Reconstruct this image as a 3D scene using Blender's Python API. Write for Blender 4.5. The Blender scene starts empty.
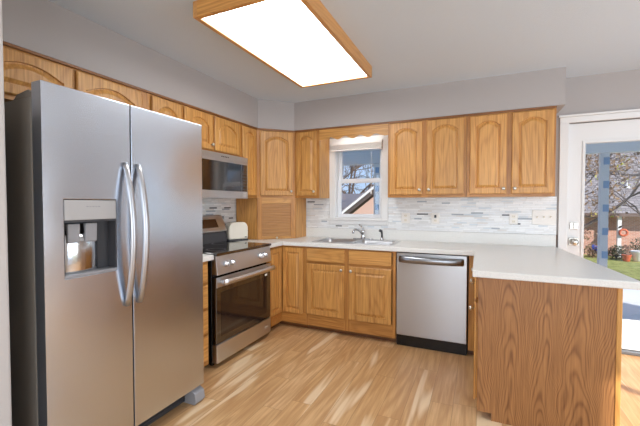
import bpy, bmesh, math, random
from mathutils import Vector, Matrix

SC = bpy.context.scene
COL = SC.collection
R = math.radians
PI = math.pi

# ------------------------------------------------------------------ camera
cam_data = bpy.data.cameras.new('camera')
cam = bpy.data.objects.new('camera', cam_data)
COL.objects.link(cam)
cam.location = (2.5204, -3.8461, 1.3071)
cam.rotation_euler = (PI / 2 - 0.0266, 0, 0.4241)
cam_data.sensor_width = 36
cam_data.lens = 352.43 * 36 / 640
cam_data.clip_start = 0.02
cam_data.clip_end = 300
SC.camera = cam

# ------------------------------------------------------------------ colour management
SC.view_settings.view_transform = 'Standard'
SC.view_settings.look = 'None'
SC.view_settings.gamma = 1
SC.view_settings.use_curve_mapping = False
SC.view_settings.exposure = 0.0

# ------------------------------------------------------------------ sky, sun, added fill lights
world = bpy.data.worlds.new('world')
SC.world = world
world.use_nodes = True
wn = world.node_tree
wn.nodes.clear()
wo = wn.nodes.new('ShaderNodeOutputWorld')
wb = wn.nodes.new('ShaderNodeBackground')
wt = wn.nodes.new('ShaderNodeTexCoord')
wsep = wn.nodes.new('ShaderNodeSeparateXYZ')
wr = wn.nodes.new('ShaderNodeValToRGB')
wr.color_ramp.elements[0].position = 0.0
wr.color_ramp.elements[0].color = (.46, .61, .82, 1)
wr.color_ramp.elements[1].position = .6
wr.color_ramp.elements[1].color = (.13, .30, .66, 1)
wn.links.new(wt.outputs['Generated'], wsep.inputs[0])
wn.links.new(wsep.outputs[2], wr.inputs[0])
wn.links.new(wr.outputs[0], wb.inputs['Color'])
wb.inputs['Strength'].default_value = 1.35
wn.links.new(wb.outputs['Background'], wo.inputs['Surface'])

def light(name, kind, loc, rot, energy, color=(1, 1, 1), size=None, size_y=None, angle=None):
    d = bpy.data.lights.new(name, kind)
    o = bpy.data.objects.new(name, d)
    COL.objects.link(o)
    o.location = loc
    o.rotation_euler = rot
    d.energy = energy
    d.color = color
    if kind == 'AREA':
        d.shape = 'RECTANGLE'
        d.size = size
        d.size_y = size_y
    if angle is not None:
        d.angle = angle
    return o

sun_dir = Vector((-0.70, 0.54, -0.50)).normalized()
light('sun', 'SUN', (6, -6, 8), sun_dir.to_track_quat('-Z', 'Y').to_euler(), 7.0, (1.0, .95, .88), angle=R(1.0))
# area lights added for flat fill, just inside the added right and front windows
light('fill_right', 'AREA', (5.34, -2.2, 1.25), (0, R(90), 0), 48, (.86, .94, 1.0), 1.7, 2.3)
light('fill_front', 'AREA', (3.2, -6.36, 1.35), (R(90), 0, 0), 85, (.88, .95, 1.0), 3.2, 1.8)

# ------------------------------------------------------------------ material helpers
def mat(name):
    m = bpy.data.materials.new(name)
    m.use_nodes = True
    nt = m.node_tree
    return m, nt, nt.nodes['Principled BSDF']

def srgb(r, g, b):
    def f(c):
        c /= 255.0
        return c / 12.92 if c <= .04045 else ((c + .055) / 1.055) ** 2.4
    return (f(r), f(g), f(b), 1)

def N(nt, t, **kw):
    n = nt.nodes.new(t)
    for k, v in kw.items():
        setattr(n, k, v)
    return n

def MATH(nt, op, a, b=None, c=None, clamp=False):
    n = nt.nodes.new('ShaderNodeMath')
    n.operation = op
    n.use_clamp = clamp
    for i, v in enumerate((a, b, c)):
        if v is None:
            continue
        if isinstance(v, (int, float)):
            n.inputs[i].default_value = v
        else:
            nt.links.new(v, n.inputs[i])
    return n.outputs[0]

def MIX(nt, fac, a, b, mode='MIX'):
    n = nt.nodes.new('ShaderNodeMix')
    n.data_type = 'RGBA'
    n.blend_type = mode
    for sock, v in ((n.inputs[0], fac), (n.inputs[6], a), (n.inputs[7], b)):
        if isinstance(v, (int, float, tuple, list)):
            sock.default_value = v
        else:
            nt.links.new(v, sock)
    return n.outputs[2]

def RAMP(nt, fac, stops, interp='LINEAR'):
    n = nt.nodes.new('ShaderNodeValToRGB')
    cr = n.color_ramp
    cr.interpolation = interp
    while len(cr.elements) < len(stops):
        cr.elements.new(.5)
    for e, (p, c) in zip(cr.elements, stops):
        e.position = p
        e.color = c
    nt.links.new(fac, n.inputs[0])
    return n.outputs[0]

def NOISE(nt, vec, scale, detail=2, rough=.5, dist=0):
    n = nt.nodes.new('ShaderNodeTexNoise')
    n.inputs['Scale'].default_value = scale
    n.inputs['Detail'].default_value = detail
    n.inputs['Roughness'].default_value = rough
    n.inputs['Distortion'].default_value = dist
    nt.links.new(vec, n.inputs['Vector'])
    return n.outputs[0]

def coords(nt, scale=(1, 1, 1), rand=True):
    tc = nt.nodes.new('ShaderNodeTexCoord')
    mp = nt.nodes.new('ShaderNodeMapping')
    mp.inputs['Scale'].default_value = scale
    src = tc.outputs['Object']
    if rand:
        oi = nt.nodes.new('ShaderNodeObjectInfo')
        k = MATH(nt, 'MULTIPLY', oi.outputs['Random'], 17.0)
        cx = nt.nodes.new('ShaderNodeCombineXYZ')
        for i in range(3):
            nt.links.new(k, cx.inputs[i])
        va = nt.nodes.new('ShaderNodeVectorMath')
        va.operation = 'ADD'
        nt.links.new(src, va.inputs[0])
        nt.links.new(cx.outputs[0], va.inputs[1])
        src = va.outputs[0]
    nt.links.new(src, mp.inputs['Vector'])
    return mp.outputs[0]

def plain(name, col, rough=.5, metal=0.0, spec=.5, coat=0.0, bump=None):
    m, nt, p = mat(name)
    p.inputs['Base Color'].default_value = col
    p.inputs['Roughness'].default_value = rough
    p.inputs['Metallic'].default_value = metal
    p.inputs['Specular IOR Level'].default_value = spec
    p.inputs['Coat Weight'].default_value = coat
    v = coords(nt, rand=False)
    sc, st = bump if bump else (60, .02)
    nz = NOISE(nt, v, sc, 3)
    b = nt.nodes.new('ShaderNodeBump')
    b.inputs['Strength'].default_value = st
    b.inputs['Distance'].default_value = .01
    nt.links.new(nz, b.inputs['Height'])
    nt.links.new(b.outputs[0], p.inputs['Normal'])
    return m

def wood(name, light_c, dark_c, axis=2, rings=.6, streak=.45, freq=16.0, scale=4.5, rough=.38, stretch=.12, rand=True):
    m, nt, p = mat(name)
    s = [1, 1, 1]
    s[axis] = stretch
    v = coords(nt, tuple(s), rand)
    n1 = NOISE(nt, v, scale, 2, .45, .25)
    bands = MATH(nt, 'SINE', MATH(nt, 'MULTIPLY', n1, freq * 6.283))
    bands = MATH(nt, 'MULTIPLY_ADD', bands, .5, .5)
    bands = MATH(nt, 'POWER', bands, 2.2)
    s2 = [1, 1, 1]
    s2[axis] = .03
    v2 = coords(nt, tuple(s2), rand)
    n2 = NOISE(nt, v2, 95, 3, .6)
    n2 = MATH(nt, 'MULTIPLY_ADD', n2, 2.6, -.8, clamp=True)
    fac = MATH(nt, 'ADD', MATH(nt, 'MULTIPLY', bands, rings), MATH(nt, 'MULTIPLY', n2, streak), clamp=True)
    n3 = NOISE(nt, v, 1.3, 1)
    c = MIX(nt, fac, light_c, dark_c)
    tone = RAMP(nt, n3, [(.3, (.9, .9, .9, 1)), (.7, (1.08, 1.06, 1.04, 1))])
    c = MIX(nt, 1.0, c, tone, 'MULTIPLY')
    nt.links.new(c, p.inputs['Base Color'])
    p.inputs['Roughness'].default_value = rough
    p.inputs['Coat Weight'].default_value = .06
    p.inputs['Coat Roughness'].default_value = .25
    b = nt.nodes.new('ShaderNodeBump')
    b.inputs['Strength'].default_value = .06
    b.inputs['Distance'].default_value = .004
    nt.links.new(n2, b.inputs['Height'])
    nt.links.new(b.outputs[0], p.inputs['Normal'])
    return m

def steel(name, col, rough=.28, aniso=.75, rot=0.25, wave=0.0):
    m, nt, p = mat(name)
    p.inputs['Metallic'].default_value = 1
    p.inputs['Base Color'].default_value = col
    p.inputs['Roughness'].default_value = rough
    p.inputs['Anisotropic'].default_value = aniso
    p.inputs['Anisotropic Rotation'].default_value = rot
    tg = nt.nodes.new('ShaderNodeTangent')
    tg.direction_type = 'RADIAL'
    tg.axis = 'Z'
    nt.links.new(tg.outputs[0], p.inputs['Tangent'])
    v = coords(nt, (1, 1, 1), False)
    nz = NOISE(nt, v, 3.0, 1)
    b = nt.nodes.new('ShaderNodeBump')
    b.inputs['Strength'].default_value = .06 + wave
    b.inputs['Distance'].default_value = .02
    nt.links.new(nz, b.inputs['Height'])
    nt.links.new(b.outputs[0], p.inputs['Normal'])
    return m

M = {}
M['oak'] = wood('oak_vertical', srgb(222, 167, 94), srgb(158, 100, 44), 2, .24, .62)
M['oak_h'] = wood('oak_horizontal', srgb(222, 167, 94), srgb(158, 100, 44), 0, .22, .62)
M['oak_stile'] = wood('oak_frame_vertical', srgb(204, 144, 74), srgb(146, 90, 38), 2, .24, .6)
M['oak_rail'] = wood('oak_frame_horizontal', srgb(204, 144, 74), srgb(146, 90, 38), 0, .22, .6)
M['oak_y'] = wood('oak_depthwise', srgb(214, 160, 98), srgb(176, 120, 64), 1, .3, .45)
M['oak_dark'] = wood('oak_molding', srgb(150, 98, 52), srgb(110, 70, 36), 0, .3, .4)
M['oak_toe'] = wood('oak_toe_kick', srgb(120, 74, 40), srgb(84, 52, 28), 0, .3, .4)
def veneer():
    """rotary cut oak veneer: cathedral arches side by side"""
    m, nt, p = mat('oak_veneer_panel')
    tc = nt.nodes.new('ShaderNodeTexCoord')
    sp = nt.nodes.new('ShaderNodeSeparateXYZ')
    nt.links.new(tc.outputs['Object'], sp.inputs[0])
    v = coords(nt, (1, 1, .35), False)
    wob = MATH(nt, 'MULTIPLY_ADD', NOISE(nt, v, 4, 2, .5), .17, sp.outputs[0])
    xi = MATH(nt, 'DIVIDE', wob, .172)
    u = MATH(nt, 'MULTIPLY', MATH(nt, 'SUBTRACT', MATH(nt, 'FRACT', xi), .5), .172)
    u2 = MATH(nt, 'MULTIPLY', MATH(nt, 'MULTIPLY', u, u), 900.0)
    wn1 = N(nt, 'ShaderNodeTexWhiteNoise', noise_dimensions='1D')
    nt.links.new(MATH(nt, 'FLOOR', xi), wn1.inputs['W'])
    zz = MATH(nt, 'MULTIPLY', MATH(nt, 'ADD', sp.outputs[2], MATH(nt, 'MULTIPLY', wn1.outputs[0], 3)), 6.5)
    n = MATH(nt, 'MULTIPLY', NOISE(nt, v, 7, 2, .5), 4.2)
    val = MATH(nt, 'ADD', MATH(nt, 'ADD', zz, u2), n)
    bands = MATH(nt, 'POWER', MATH(nt, 'MULTIPLY_ADD', MATH(nt, 'SINE', MATH(nt, 'MULTIPLY', val, 6.283)), .5, .5), 2.6)
    v2 = coords(nt, (1, 1, .035), False)
    n2 = MATH(nt, 'MULTIPLY_ADD', NOISE(nt, v2, 110, 3, .6), 2.8, -.9, clamp=True)
    fac = MATH(nt, 'ADD', MATH(nt, 'MULTIPLY', bands, .46), MATH(nt, 'MULTIPLY', n2, .5), clamp=True)
    nt.links.new(MIX(nt, fac, srgb(180, 127, 76), srgb(112, 68, 36)), p.inputs['Base Color'])
    p.inputs['Roughness'].default_value = .42
    return m
M['oak_panel'] = veneer()
M['oak_frame'] = wood('oak_light_frame', srgb(206, 148, 84), srgb(166, 110, 56), 1, .3, .4)
M['wall'] = plain('wall_paint_taupe', srgb(177, 170, 167), .75, bump=(250, .05))
M['wall_light'] = plain('wall_paint_light', srgb(200, 195, 192), .75, bump=(250, .05))
M['ceiling'] = plain('ceiling_paint', srgb(212, 220, 228), .9, bump=(140, .25))
M['white'] = plain('white_paint', srgb(232, 231, 230), .4)
M['vinyl'] = plain('white_vinyl', srgb(236, 237, 240), .35)
M['steel'] = steel('stainless_steel', srgb(214, 215, 218), .38)
M['steel_fridge'] = steel('stainless_fridge_door', srgb(212, 219, 230), .25, .6, .25, .12)
M['chrome'] = plain('chrome', srgb(205, 206, 208), .14, 1.0)
M['handle'] = plain('brushed_handle', srgb(222, 222, 224), .3, 1.0)
M['bar'] = plain('dark_brushed_bar', srgb(150, 151, 155), .28, 1.0)
M['nickel'] = plain('satin_nickel', srgb(210, 206, 198), .28, 1.0)
M['grey_side'] = plain('fridge_side_grey', srgb(126, 119, 110), .5, .0, bump=(400, .15))
M['dark_grey'] = plain('dark_grey_plastic', srgb(62, 62, 66), .45)
M['mid_grey'] = plain('mid_grey_plastic', srgb(150, 150, 154), .4)
M['light_grey'] = plain('light_grey_plastic', srgb(176, 174, 174), .35)
M['black'] = plain('black_enamel', srgb(16, 16, 18), .25)
M['black_glass'] = plain('black_glass', srgb(20, 17, 16), .05, 0, .8)
M['black_glass'].node_tree.nodes['Principled BSDF'].inputs['IOR'].default_value = 1.9
M['cream'] = plain('cream_plastic', srgb(236, 228, 212), .3)
M['ivory'] = plain('ivory_plastic', srgb(240, 236, 230), .35)
M['brown'] = plain('dark_brown_edge', srgb(92, 66, 52), .6)
M['display'] = plain('display_reflection', srgb(70, 42, 26), .15)  # brown-orange reflection painted in as the display colour

def glass_thin(name, fac=.07, tint=(1, 1, 1, 1)):
    m = bpy.data.materials.new(name)
    m.use_nodes = True
    nt = m.node_tree
    nt.nodes.clear()
    o = nt.nodes.new('ShaderNodeOutputMaterial')
    t = nt.nodes.new('ShaderNodeBsdfTransparent')
    t.inputs[0].default_value = tint
    g = nt.nodes.new('ShaderNodeBsdfGlossy')
    g.inputs['Roughness'].default_value = .02
    mx = nt.nodes.new('ShaderNodeMixShader')
    mx.inputs[0].default_value = fac
    nt.links.new(t.outputs[0], mx.inputs[1])
    nt.links.new(g.outputs[0], mx.inputs[2])
    nt.links.new(mx.outputs[0], o.inputs['Surface'])
    return m
M['glass'] = glass_thin('window_glass', .06)

def emit(name, col, strength):
    m, nt, p = mat(name)
    p.inputs['Base Color'].default_value = col
    p.inputs['Emission Color'].default_value = col
    p.inputs['Emission Strength'].default_value = strength
    return m
M['diffuser'] = emit('light_diffuser', (.93, .97, 1.0, 1), 8.5)
M['tube'] = emit('fluorescent_tube', (1, .98, .95, 1), 12.0)

def floor_mat():
    m, nt, p = mat('hickory_plank_floor')
    tc = nt.nodes.new('ShaderNodeTexCoord')
    sp = nt.nodes.new('ShaderNodeSeparateXYZ')
    nt.links.new(tc.outputs['Object'], sp.inputs[0])
    W, L = .140, 1.25
    xi = MATH(nt, 'DIVIDE', sp.outputs[0], W)
    ix = MATH(nt, 'FLOOR', xi)
    wn1 = N(nt, 'ShaderNodeTexWhiteNoise', noise_dimensions='1D')
    nt.links.new(ix, wn1.inputs['W'])
    yi = MATH(nt, 'ADD', MATH(nt, 'DIVIDE', sp.outputs[1], L), MATH(nt, 'MULTIPLY', wn1.outputs[0], 5))
    iy = MATH(nt, 'FLOOR', yi)
    cv = nt.nodes.new('ShaderNodeCombineXYZ')
    nt.links.new(ix, cv.inputs[0])
    nt.links.new(iy, cv.inputs[1])
    wn2 = N(nt, 'ShaderNodeTexWhiteNoise', noise_dimensions='2D')
    nt.links.new(cv.outputs[0], wn2.inputs['Vector'])
    rnd = wn2.outputs[0]
    # per plank shifted coordinates
    sx = MATH(nt, 'MULTIPLY_ADD', rnd, 37.0, sp.outputs[0])
    sy = MATH(nt, 'MULTIPLY_ADD', rnd, 23.0, sp.outputs[1])
    pv = nt.nodes.new('ShaderNodeCombineXYZ')
    nt.links.new(sx, pv.inputs[0])
    nt.links.new(MATH(nt, 'MULTIPLY', sy, .10), pv.inputs[1])
    nt.links.new(rnd, pv.inputs[2])
    n1 = NOISE(nt, pv.outputs[0], 5.0, 2, .5, .7)
    bands = MATH(nt, 'MULTIPLY_ADD', MATH(nt, 'SINE', MATH(nt, 'MULTIPLY', n1, 52)), .5, .5)
    pv2 = nt.nodes.new('ShaderNodeCombineXYZ')
    nt.links.new(sx, pv2.inputs[0])
    nt.links.new(MATH(nt, 'MULTIPLY', sy, .05), pv2.inputs[1])
    n2 = NOISE(nt, pv2.outputs[0], 70, 3, .6)
    n3 = NOISE(nt, pv.outputs[0], 8.0, 2, .45, .6)
    base = RAMP(nt, rnd, [(0, srgb(206, 164, 114)), (.3, srgb(222, 182, 132)), (.6, srgb(212, 170, 120)), (.85, srgb(228, 191, 144)), (1, srgb(196, 150, 102))])
    c = MIX(nt, MATH(nt, 'MULTIPLY', bands, .42), base, srgb(166, 114, 66))
    c = MIX(nt, MATH(nt, 'MULTIPLY_ADD', n2, 1.6, -.55, clamp=True), c, srgb(176, 126, 80))
    sap = MATH(nt, 'MULTIPLY_ADD', n3, 12, -7.2, clamp=True)
    c = MIX(nt, MATH(nt, 'MULTIPLY', sap, .72), c, srgb(244, 220, 184))
    # seams
    fx = MATH(nt, 'FRACT', xi)
    dx = MATH(nt, 'MULTIPLY', MATH(nt, 'MINIMUM', fx, MATH(nt, 'SUBTRACT', 1.0, fx)), W)
    fy = MATH(nt, 'FRACT', yi)
    dy = MATH(nt, 'MULTIPLY', MATH(nt, 'MINIMUM', fy, MATH(nt, 'SUBTRACT', 1.0, fy)), L)
    seam = MATH(nt, 'LESS_THAN', MATH(nt, 'MINIMUM', dx, dy), .0011)
    c = MIX(nt, MATH(nt, 'MULTIPLY', seam, .55), c, srgb(120, 78, 46))
    nt.links.new(c, p.inputs['Base Color'])
    p.inputs['Roughness'].default_value = .36
    b = nt.nodes.new('ShaderNodeBump')
    b.inputs['Strength'].default_value = .12
    b.inputs['Distance'].default_value = .003
    nt.links.new(MATH(nt, 'SUBTRACT', n2, seam), b.inputs['Height'])
    nt.links.new(b.outputs[0], p.inputs['Normal'])
    return m
M['floor'] = floor_mat()

def mosaic_mat():
    m, nt, p = mat('linear_mosaic_tile')
    tc = nt.nodes.new('ShaderNodeTexCoord')
    sp = nt.nodes.new('ShaderNodeSeparateXYZ')
    nt.links.new(tc.outputs['Object'], sp.inputs[0])
    u = MATH(nt, 'ADD', sp.outputs[0], sp.outputs[1])
    H, L = .0165, .125
    zi = MATH(nt, 'DIVIDE', sp.outputs[2], H)
    iz = MATH(nt, 'FLOOR', zi)
    w1 = N(nt, 'ShaderNodeTexWhiteNoise', noise_dimensions='1D')
    nt.links.new(iz, w1.inputs['W'])
    ui = MATH(nt, 'ADD', MATH(nt, 'DIVIDE', u, MATH(nt, 'MULTIPLY_ADD', w1.outputs[0], .07, .07)), MATH(nt, 'MULTIPLY', w1.outputs[0], 91))
    iu = MATH(nt, 'FLOOR', ui)
    cv = nt.nodes.new('ShaderNodeCombineXYZ')
    nt.links.new(iz, cv.inputs[0])
    nt.links.new(iu, cv.inputs[1])
    w2 = N(nt, 'ShaderNodeTexWhiteNoise', noise_dimensions='2D')
    nt.links.new(cv.outputs[0], w2.inputs['Vector'])
    col = RAMP(nt, w2.outputs[0], [(0, srgb(232, 233, 233)), (.25, srgb(244, 245, 245)), (.5, srgb(238, 240, 242)), (.72, srgb(248, 249, 249)), (.84, srgb(214, 222, 228)), (.91, srgb(226, 222, 218)), (.95, srgb(96, 98, 104)), (.975, srgb(170, 178, 188))], 'CONSTANT')
    fz = MATH(nt, 'FRACT', zi)
    dz = MATH(nt, 'MULTIPLY', MATH(nt, 'MINIMUM', fz, MATH(nt, 'SUBTRACT', 1.0, fz)), H)
    fu = MATH(nt, 'FRACT', ui)
    du = MATH(nt, 'MULTIPLY', MATH(nt, 'MINIMUM', fu, MATH(nt, 'SUBTRACT', 1.0, fu)), L)
    g = MATH(nt, 'LESS_THAN', MATH(nt, 'MINIMUM', dz, du), .0014)
    vn = NOISE(nt, coords(nt, (1, 1, 3), False), 14, 4, .6, .5)
    col = MIX(nt, MATH(nt, 'MULTIPLY_ADD', vn, .5, -.15, clamp=True), col, srgb(200, 200, 204), 'MULTIPLY')
    col = MIX(nt, MATH(nt, 'MULTIPLY', g, .8), col, srgb(214, 212, 208))
    nt.links.new(col, p.inputs['Base Color'])
    nt.links.new(MATH(nt, 'MULTIPLY_ADD', w2.outputs[0], .25, .12), p.inputs['Roughness'])
    b = nt.nodes.new('ShaderNodeBump')
    b.inputs['Strength'].default_value = .25
    b.inputs['Distance'].default_value = .002
    nt.links.new(MATH(nt, 'SUBTRACT', 1.0, g), b.inputs['Height'])
    nt.links.new(b.outputs[0], p.inputs['Normal'])
    return m
M['mosaic'] = mosaic_mat()

def counter_mat(name, base, speck, amt=.5):
    m, nt, p = mat(name)
    v = coords(nt, (1, 1, 1), False)
    a = NOISE(nt, v, 420, 2, .7)
    b2 = NOISE(nt, v, 160, 2, .6)
    f = MATH(nt, 'MULTIPLY_ADD', a, 5, -2.5, clamp=True)
    f2 = MATH(nt, 'MULTIPLY_ADD', b2, 5, -2.6, clamp=True)
    c = MIX(nt, MATH(nt, 'MULTIPLY', f, amt), base, speck)
    c = MIX(nt, MATH(nt, 'MULTIPLY', f2, .4), c, srgb(238, 236, 230))
    nt.links.new(c, p.inputs['Base Color'])
    p.inputs['Roughness'].default_value = .3
    return m
M['counter'] = counter_mat('speckled_laminate', srgb(236, 235, 231), srgb(176, 175, 173), .6)

# ------------------------------------------------------------------ geometry helpers
def new_obj(name, me, m, parent=None, smooth=False, bevel=0, seg=2):
    me.materials.append(m) if m else None
    o = bpy.data.objects.new(name, me)
    COL.objects.link(o)
    if parent is not None:
        o.parent = parent
    if smooth:
        for p in me.polygons:
            p.use_smooth = True
    if bevel:
        md = o.modifiers.new('bevel', 'BEVEL')
        md.width = bevel
        md.segments = seg
        md.limit_method = 'ANGLE'
        md.angle_limit = R(35)
    return o

def part(name, bm, m, parent=None, smooth=False, bevel=0, seg=2, off=None):
    """link bm as one object; with off, vertices are given in world space and moved to the parent's frame"""
    if off is not None:
        bmesh.ops.translate(bm, verts=bm.verts, vec=-Vector(off))
    bmesh.ops.recalc_face_normals(bm, faces=bm.faces)
    me = bpy.data.meshes.new(name)
    bm.to_mesh(me)
    bm.free()
    return new_obj(name, me, m, parent, smooth, bevel, seg)

def B():
    return bmesh.new()

def box(bm, x0, x1, y0, y1, z0, z1):
    vs = [bm.verts.new((x, y, z)) for z in (z0, z1) for y in (y0, y1) for x in (x0, x1)]
    for f in ((0, 1, 3, 2), (4, 6, 7, 5), (0, 4, 5, 1), (1, 5, 7, 3), (3, 7, 6, 2), (2, 6, 4, 0)):
        bm.faces.new([vs[i] for i in f])
    return bm

def BX(*a):
    return box(B(), *a)

def prism(bm, pts, a, b, axis=2):
    """polygon pts (2D) extruded from a to b along axis"""
    def P(p, t):
        if axis == 2: return (p[0], p[1], t)
        if axis == 1: return (p[0], t, p[1])
        return (t, p[0], p[1])
    v0 = [bm.verts.new(P(p, a)) for p in pts]
    v1 = [bm.verts.new(P(p, b)) for p in pts]
    n = len(pts)
    bm.faces.new(v0[::-1])
    bm.faces.new(v1)
    for i in range(n):
        bm.faces.new((v0[i], v0[(i + 1) % n], v1[(i + 1) % n], v1[i]))
    return bm

def plate_holes(bm, outer, holes, z0, z1):
    """plan polygon with holes, extruded z0..z1"""
    edges = []
    for loop in [outer] + holes:
        vs = [bm.verts.new((p[0], p[1], z1)) for p in loop]
        for i in range(len(vs)):
            edges.append(bm.edges.new((vs[i], vs[(i + 1) % len(vs)])))
    r = bmesh.ops.triangle_fill(bm, use_beauty=True, use_dissolve=False, edges=edges, normal=(0, 0, 1))
    faces = [f for f in r['geom'] if isinstance(f, bmesh.types.BMFace)]
    ex = bmesh.ops.extrude_face_region(bm, geom=faces)
    vs = [g for g in ex['geom'] if isinstance(g, bmesh.types.BMVert)]
    bmesh.ops.translate(bm, verts=vs, vec=(0, 0, z0 - z1))
    return bm

def rect(x0, x1, y0, y1):
    return [(x0, y0), (x1, y0), (x1, y1), (x0, y1)]

def rrect(x0, x1, y0, y1, r, n=5):
    pts = []
    for cx, cy, a0 in ((x1 - r, y1 - r, 0), (x0 + r, y1 - r, 90), (x0 + r, y0 + r, 180), (x1 - r, y0 + r, 270)):
        for i in range(n + 1):
            a = R(a0 + 90 * i / n)
            pts.append((cx + r * math.cos(a), cy + r * math.sin(a)))
    return pts

def ring(bm, o, i, a, b, axis=1):
    """rectangular ring: o,i = (u0,u1,v0,v1) rectangles, extruded from a to b on axis (other axes in order)"""
    def P(u, v, t):
        if axis == 0: return (t, u, v)
        if axis == 1: return (u, t, v)
        return (u, v, t)
    def L(q, t):
        return [bm.verts.new(P(u, v, t)) for u, v in ((q[0], q[2]), (q[1], q[2]), (q[1], q[3]), (q[0], q[3]))]
    oa, ob, ia, ib = L(o, a), L(o, b), L(i, a), L(i, b)
    for k in range(4):
        j = (k + 1) % 4
        bm.faces.new((oa[k], oa[j], ia[j], ia[k]))
        bm.faces.new((ob[k], ib[k], ib[j], ob[j]))
        bm.faces.new((oa[k], ob[k], ob[j], oa[j]))
        bm.faces.new((ia[k], ia[j], ib[j], ib[k]))
    return bm

def tube(bm, pts, r, n=10, flat=None, cap=True):
    """tube through pts, r number or list; flat=(a,b) elliptical multipliers"""
    pts = [Vector(p) for p in pts]
    rs = r if isinstance(r, (list, tuple)) else [r] * len(pts)
    rings_ = []
    up = Vector((0, 0, 1))
    prev = None
    for i, p in enumerate(pts):
        t = (pts[min(i + 1, len(pts) - 1)] - pts[max(i - 1, 0)]).normalized()
        if prev is None:
            a = t.orthogonal().normalized() if abs(t.dot(up)) > .95 else t.cross(up).normalized()
            if abs(t.dot(up)) > .95:
                a = Vector((0, 1, 0)) - t * t.y
                a.normalize()
        else:
            a = (prev - t * prev.dot(t)).normalized()
        prev = a
        b = t.cross(a)
        fa, fb = flat if flat else (1, 1)
        rings_.append([bm.verts.new(p + a * math.cos(2 * PI * k / n) * rs[i] * fa + b * math.sin(2 * PI * k / n) * rs[i] * fb) for k in range(n)])
    for q, s in zip(rings_[:-1], rings_[1:]):
        for k in range(n):
            bm.faces.new((q[k], q[(k + 1) % n], s[(k + 1) % n], s[k]))
    if cap:
        bm.faces.new(rings_[0][::-1])
        bm.faces.new(rings_[-1])
    return bm

def lathe(bm, prof, c=(0, 0, 0), axis='Z', n=16, sign=1):
    """prof: [(radius, height)]"""
    c = Vector(c)
    rg = []
    for r_, h in prof:
        row = []
        for k in range(n):
            a = 2 * PI * k / n
            u, w = r_ * math.cos(a), r_ * math.sin(a)
            h_ = h * sign
            row.append(bm.verts.new(c + Vector((u, w, h_) if axis == 'Z' else ((u, h_, w) if axis == 'Y' else (h_, u, w)))))
        rg.append(row)
    for q, s in zip(rg[:-1], rg[1:]):
        for k in range(n):
            bm.faces.new((q[k], q[(k + 1) % n], s[(k + 1) % n], s[k]))
    bm.faces.new(rg[0])
    bm.faces.new(rg[-1])
    return bm

def empty(name, label, cat, loc=(0, 0, 0), rz=0, group=None):
    o = bpy.data.objects.new(name, None)
    o.empty_display_size = .1
    COL.objects.link(o)
    o.location = loc
    o.rotation_euler = (0, 0, rz)
    return tag(o, label, cat, group)

def tag(o, label, cat, group=None):
    o['label'] = label
    o['category'] = cat
    if group:
        o['group'] = group
    return o

def structure(o, label=None, cat=None):
    o['kind'] = 'structure'
    if label:
        o['label'] = label
    if cat:
        o['category'] = cat
    return o

# ------------------------------------------------------------------ room shell
CEIL = 2.44
XR, YF = 5.4, -6.5
structure(part('floor', BX(-.15, XR + .15, YF - .15, .15, -.12, 0), M['floor']), 'light hickory plank floor running towards the sink wall', 'floor')
structure(part('ceiling', BX(-.15, XR + .15, YF - .15, .15, CEIL, CEIL + .12), M['ceiling']), 'pale grey textured ceiling', 'ceiling')
structure(part('wall_left', BX(-.15, 0, YF, 0, 0, CEIL), M['wall']), 'taupe wall behind refrigerator and range', 'wall')

# back wall with window and door openings, built as one pieced mesh
WX0, WX1, WZ0, WZ1 = .98, 1.54, 1.135, 1.995
DX0, DX1, DZ1 = 3.25, 4.17, 2.035
bm = B()
for a in ((-.15, WX0, 0, CEIL), (WX0, WX1, 0, WZ0), (WX0, WX1, WZ1, CEIL), (WX1, DX0, 0, CEIL), (DX0, DX1, DZ1, CEIL), (DX1, XR + .15, 0, CEIL)):
    box(bm, a[0], a[1], 0, .15, a[2], a[3])
structure(part('wall_back', bm, M['wall']), 'taupe wall with sink window and glazed door', 'wall')

bm = B()
RW = (-3.4, -1.1, .1, 2.1)
box(bm, XR, XR + .15, YF, RW[0], 0, CEIL)
box(bm, XR, XR + .15, RW[1], 0, 0, CEIL)
box(bm, XR, XR + .15, RW[0], RW[1], 0, RW[2])
box(bm, XR, XR + .15, RW[0], RW[1], RW[3], CEIL)
structure(part('wall_right', bm, M['wall_light']), 'light wall on the dining side with large added window', 'wall')
bm = B()
FWN = (1.5, 4.9, .4, 2.3)
box(bm, -.15, FWN[0], YF - .15, YF, 0, CEIL)
box(bm, FWN[1], XR + .15, YF - .15, YF, 0, CEIL)
box(bm, FWN[0], FWN[1], YF - .15, YF, 0, FWN[2])
box(bm, FWN[0], FWN[1], YF - .15, YF, FWN[3], CEIL)
structure(part('wall_front', bm, M['wall_light']), 'light wall behind the viewer with wide added window', 'wall')
structure(part('wall_end', BX(0, .815, -3.22, -3.08, 0, CEIL), M['wall_light'], bevel=.012, seg=3), 'short wall end left of the refrigerator', 'wall')

# soffit above the wall cabinets, with the diagonal corner
SD = .318
bm = prism(B(), [(0, 0), (3.165, 0), (3.165, -SD), (.61, -SD), (SD, -.61), (SD, -3.08), (0, -3.08)], 2.131, CEIL)
structure(part('soffit', bm, M['wall']), 'taupe soffit above the oak wall cabinets, angled in the corner', 'soffit')

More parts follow.
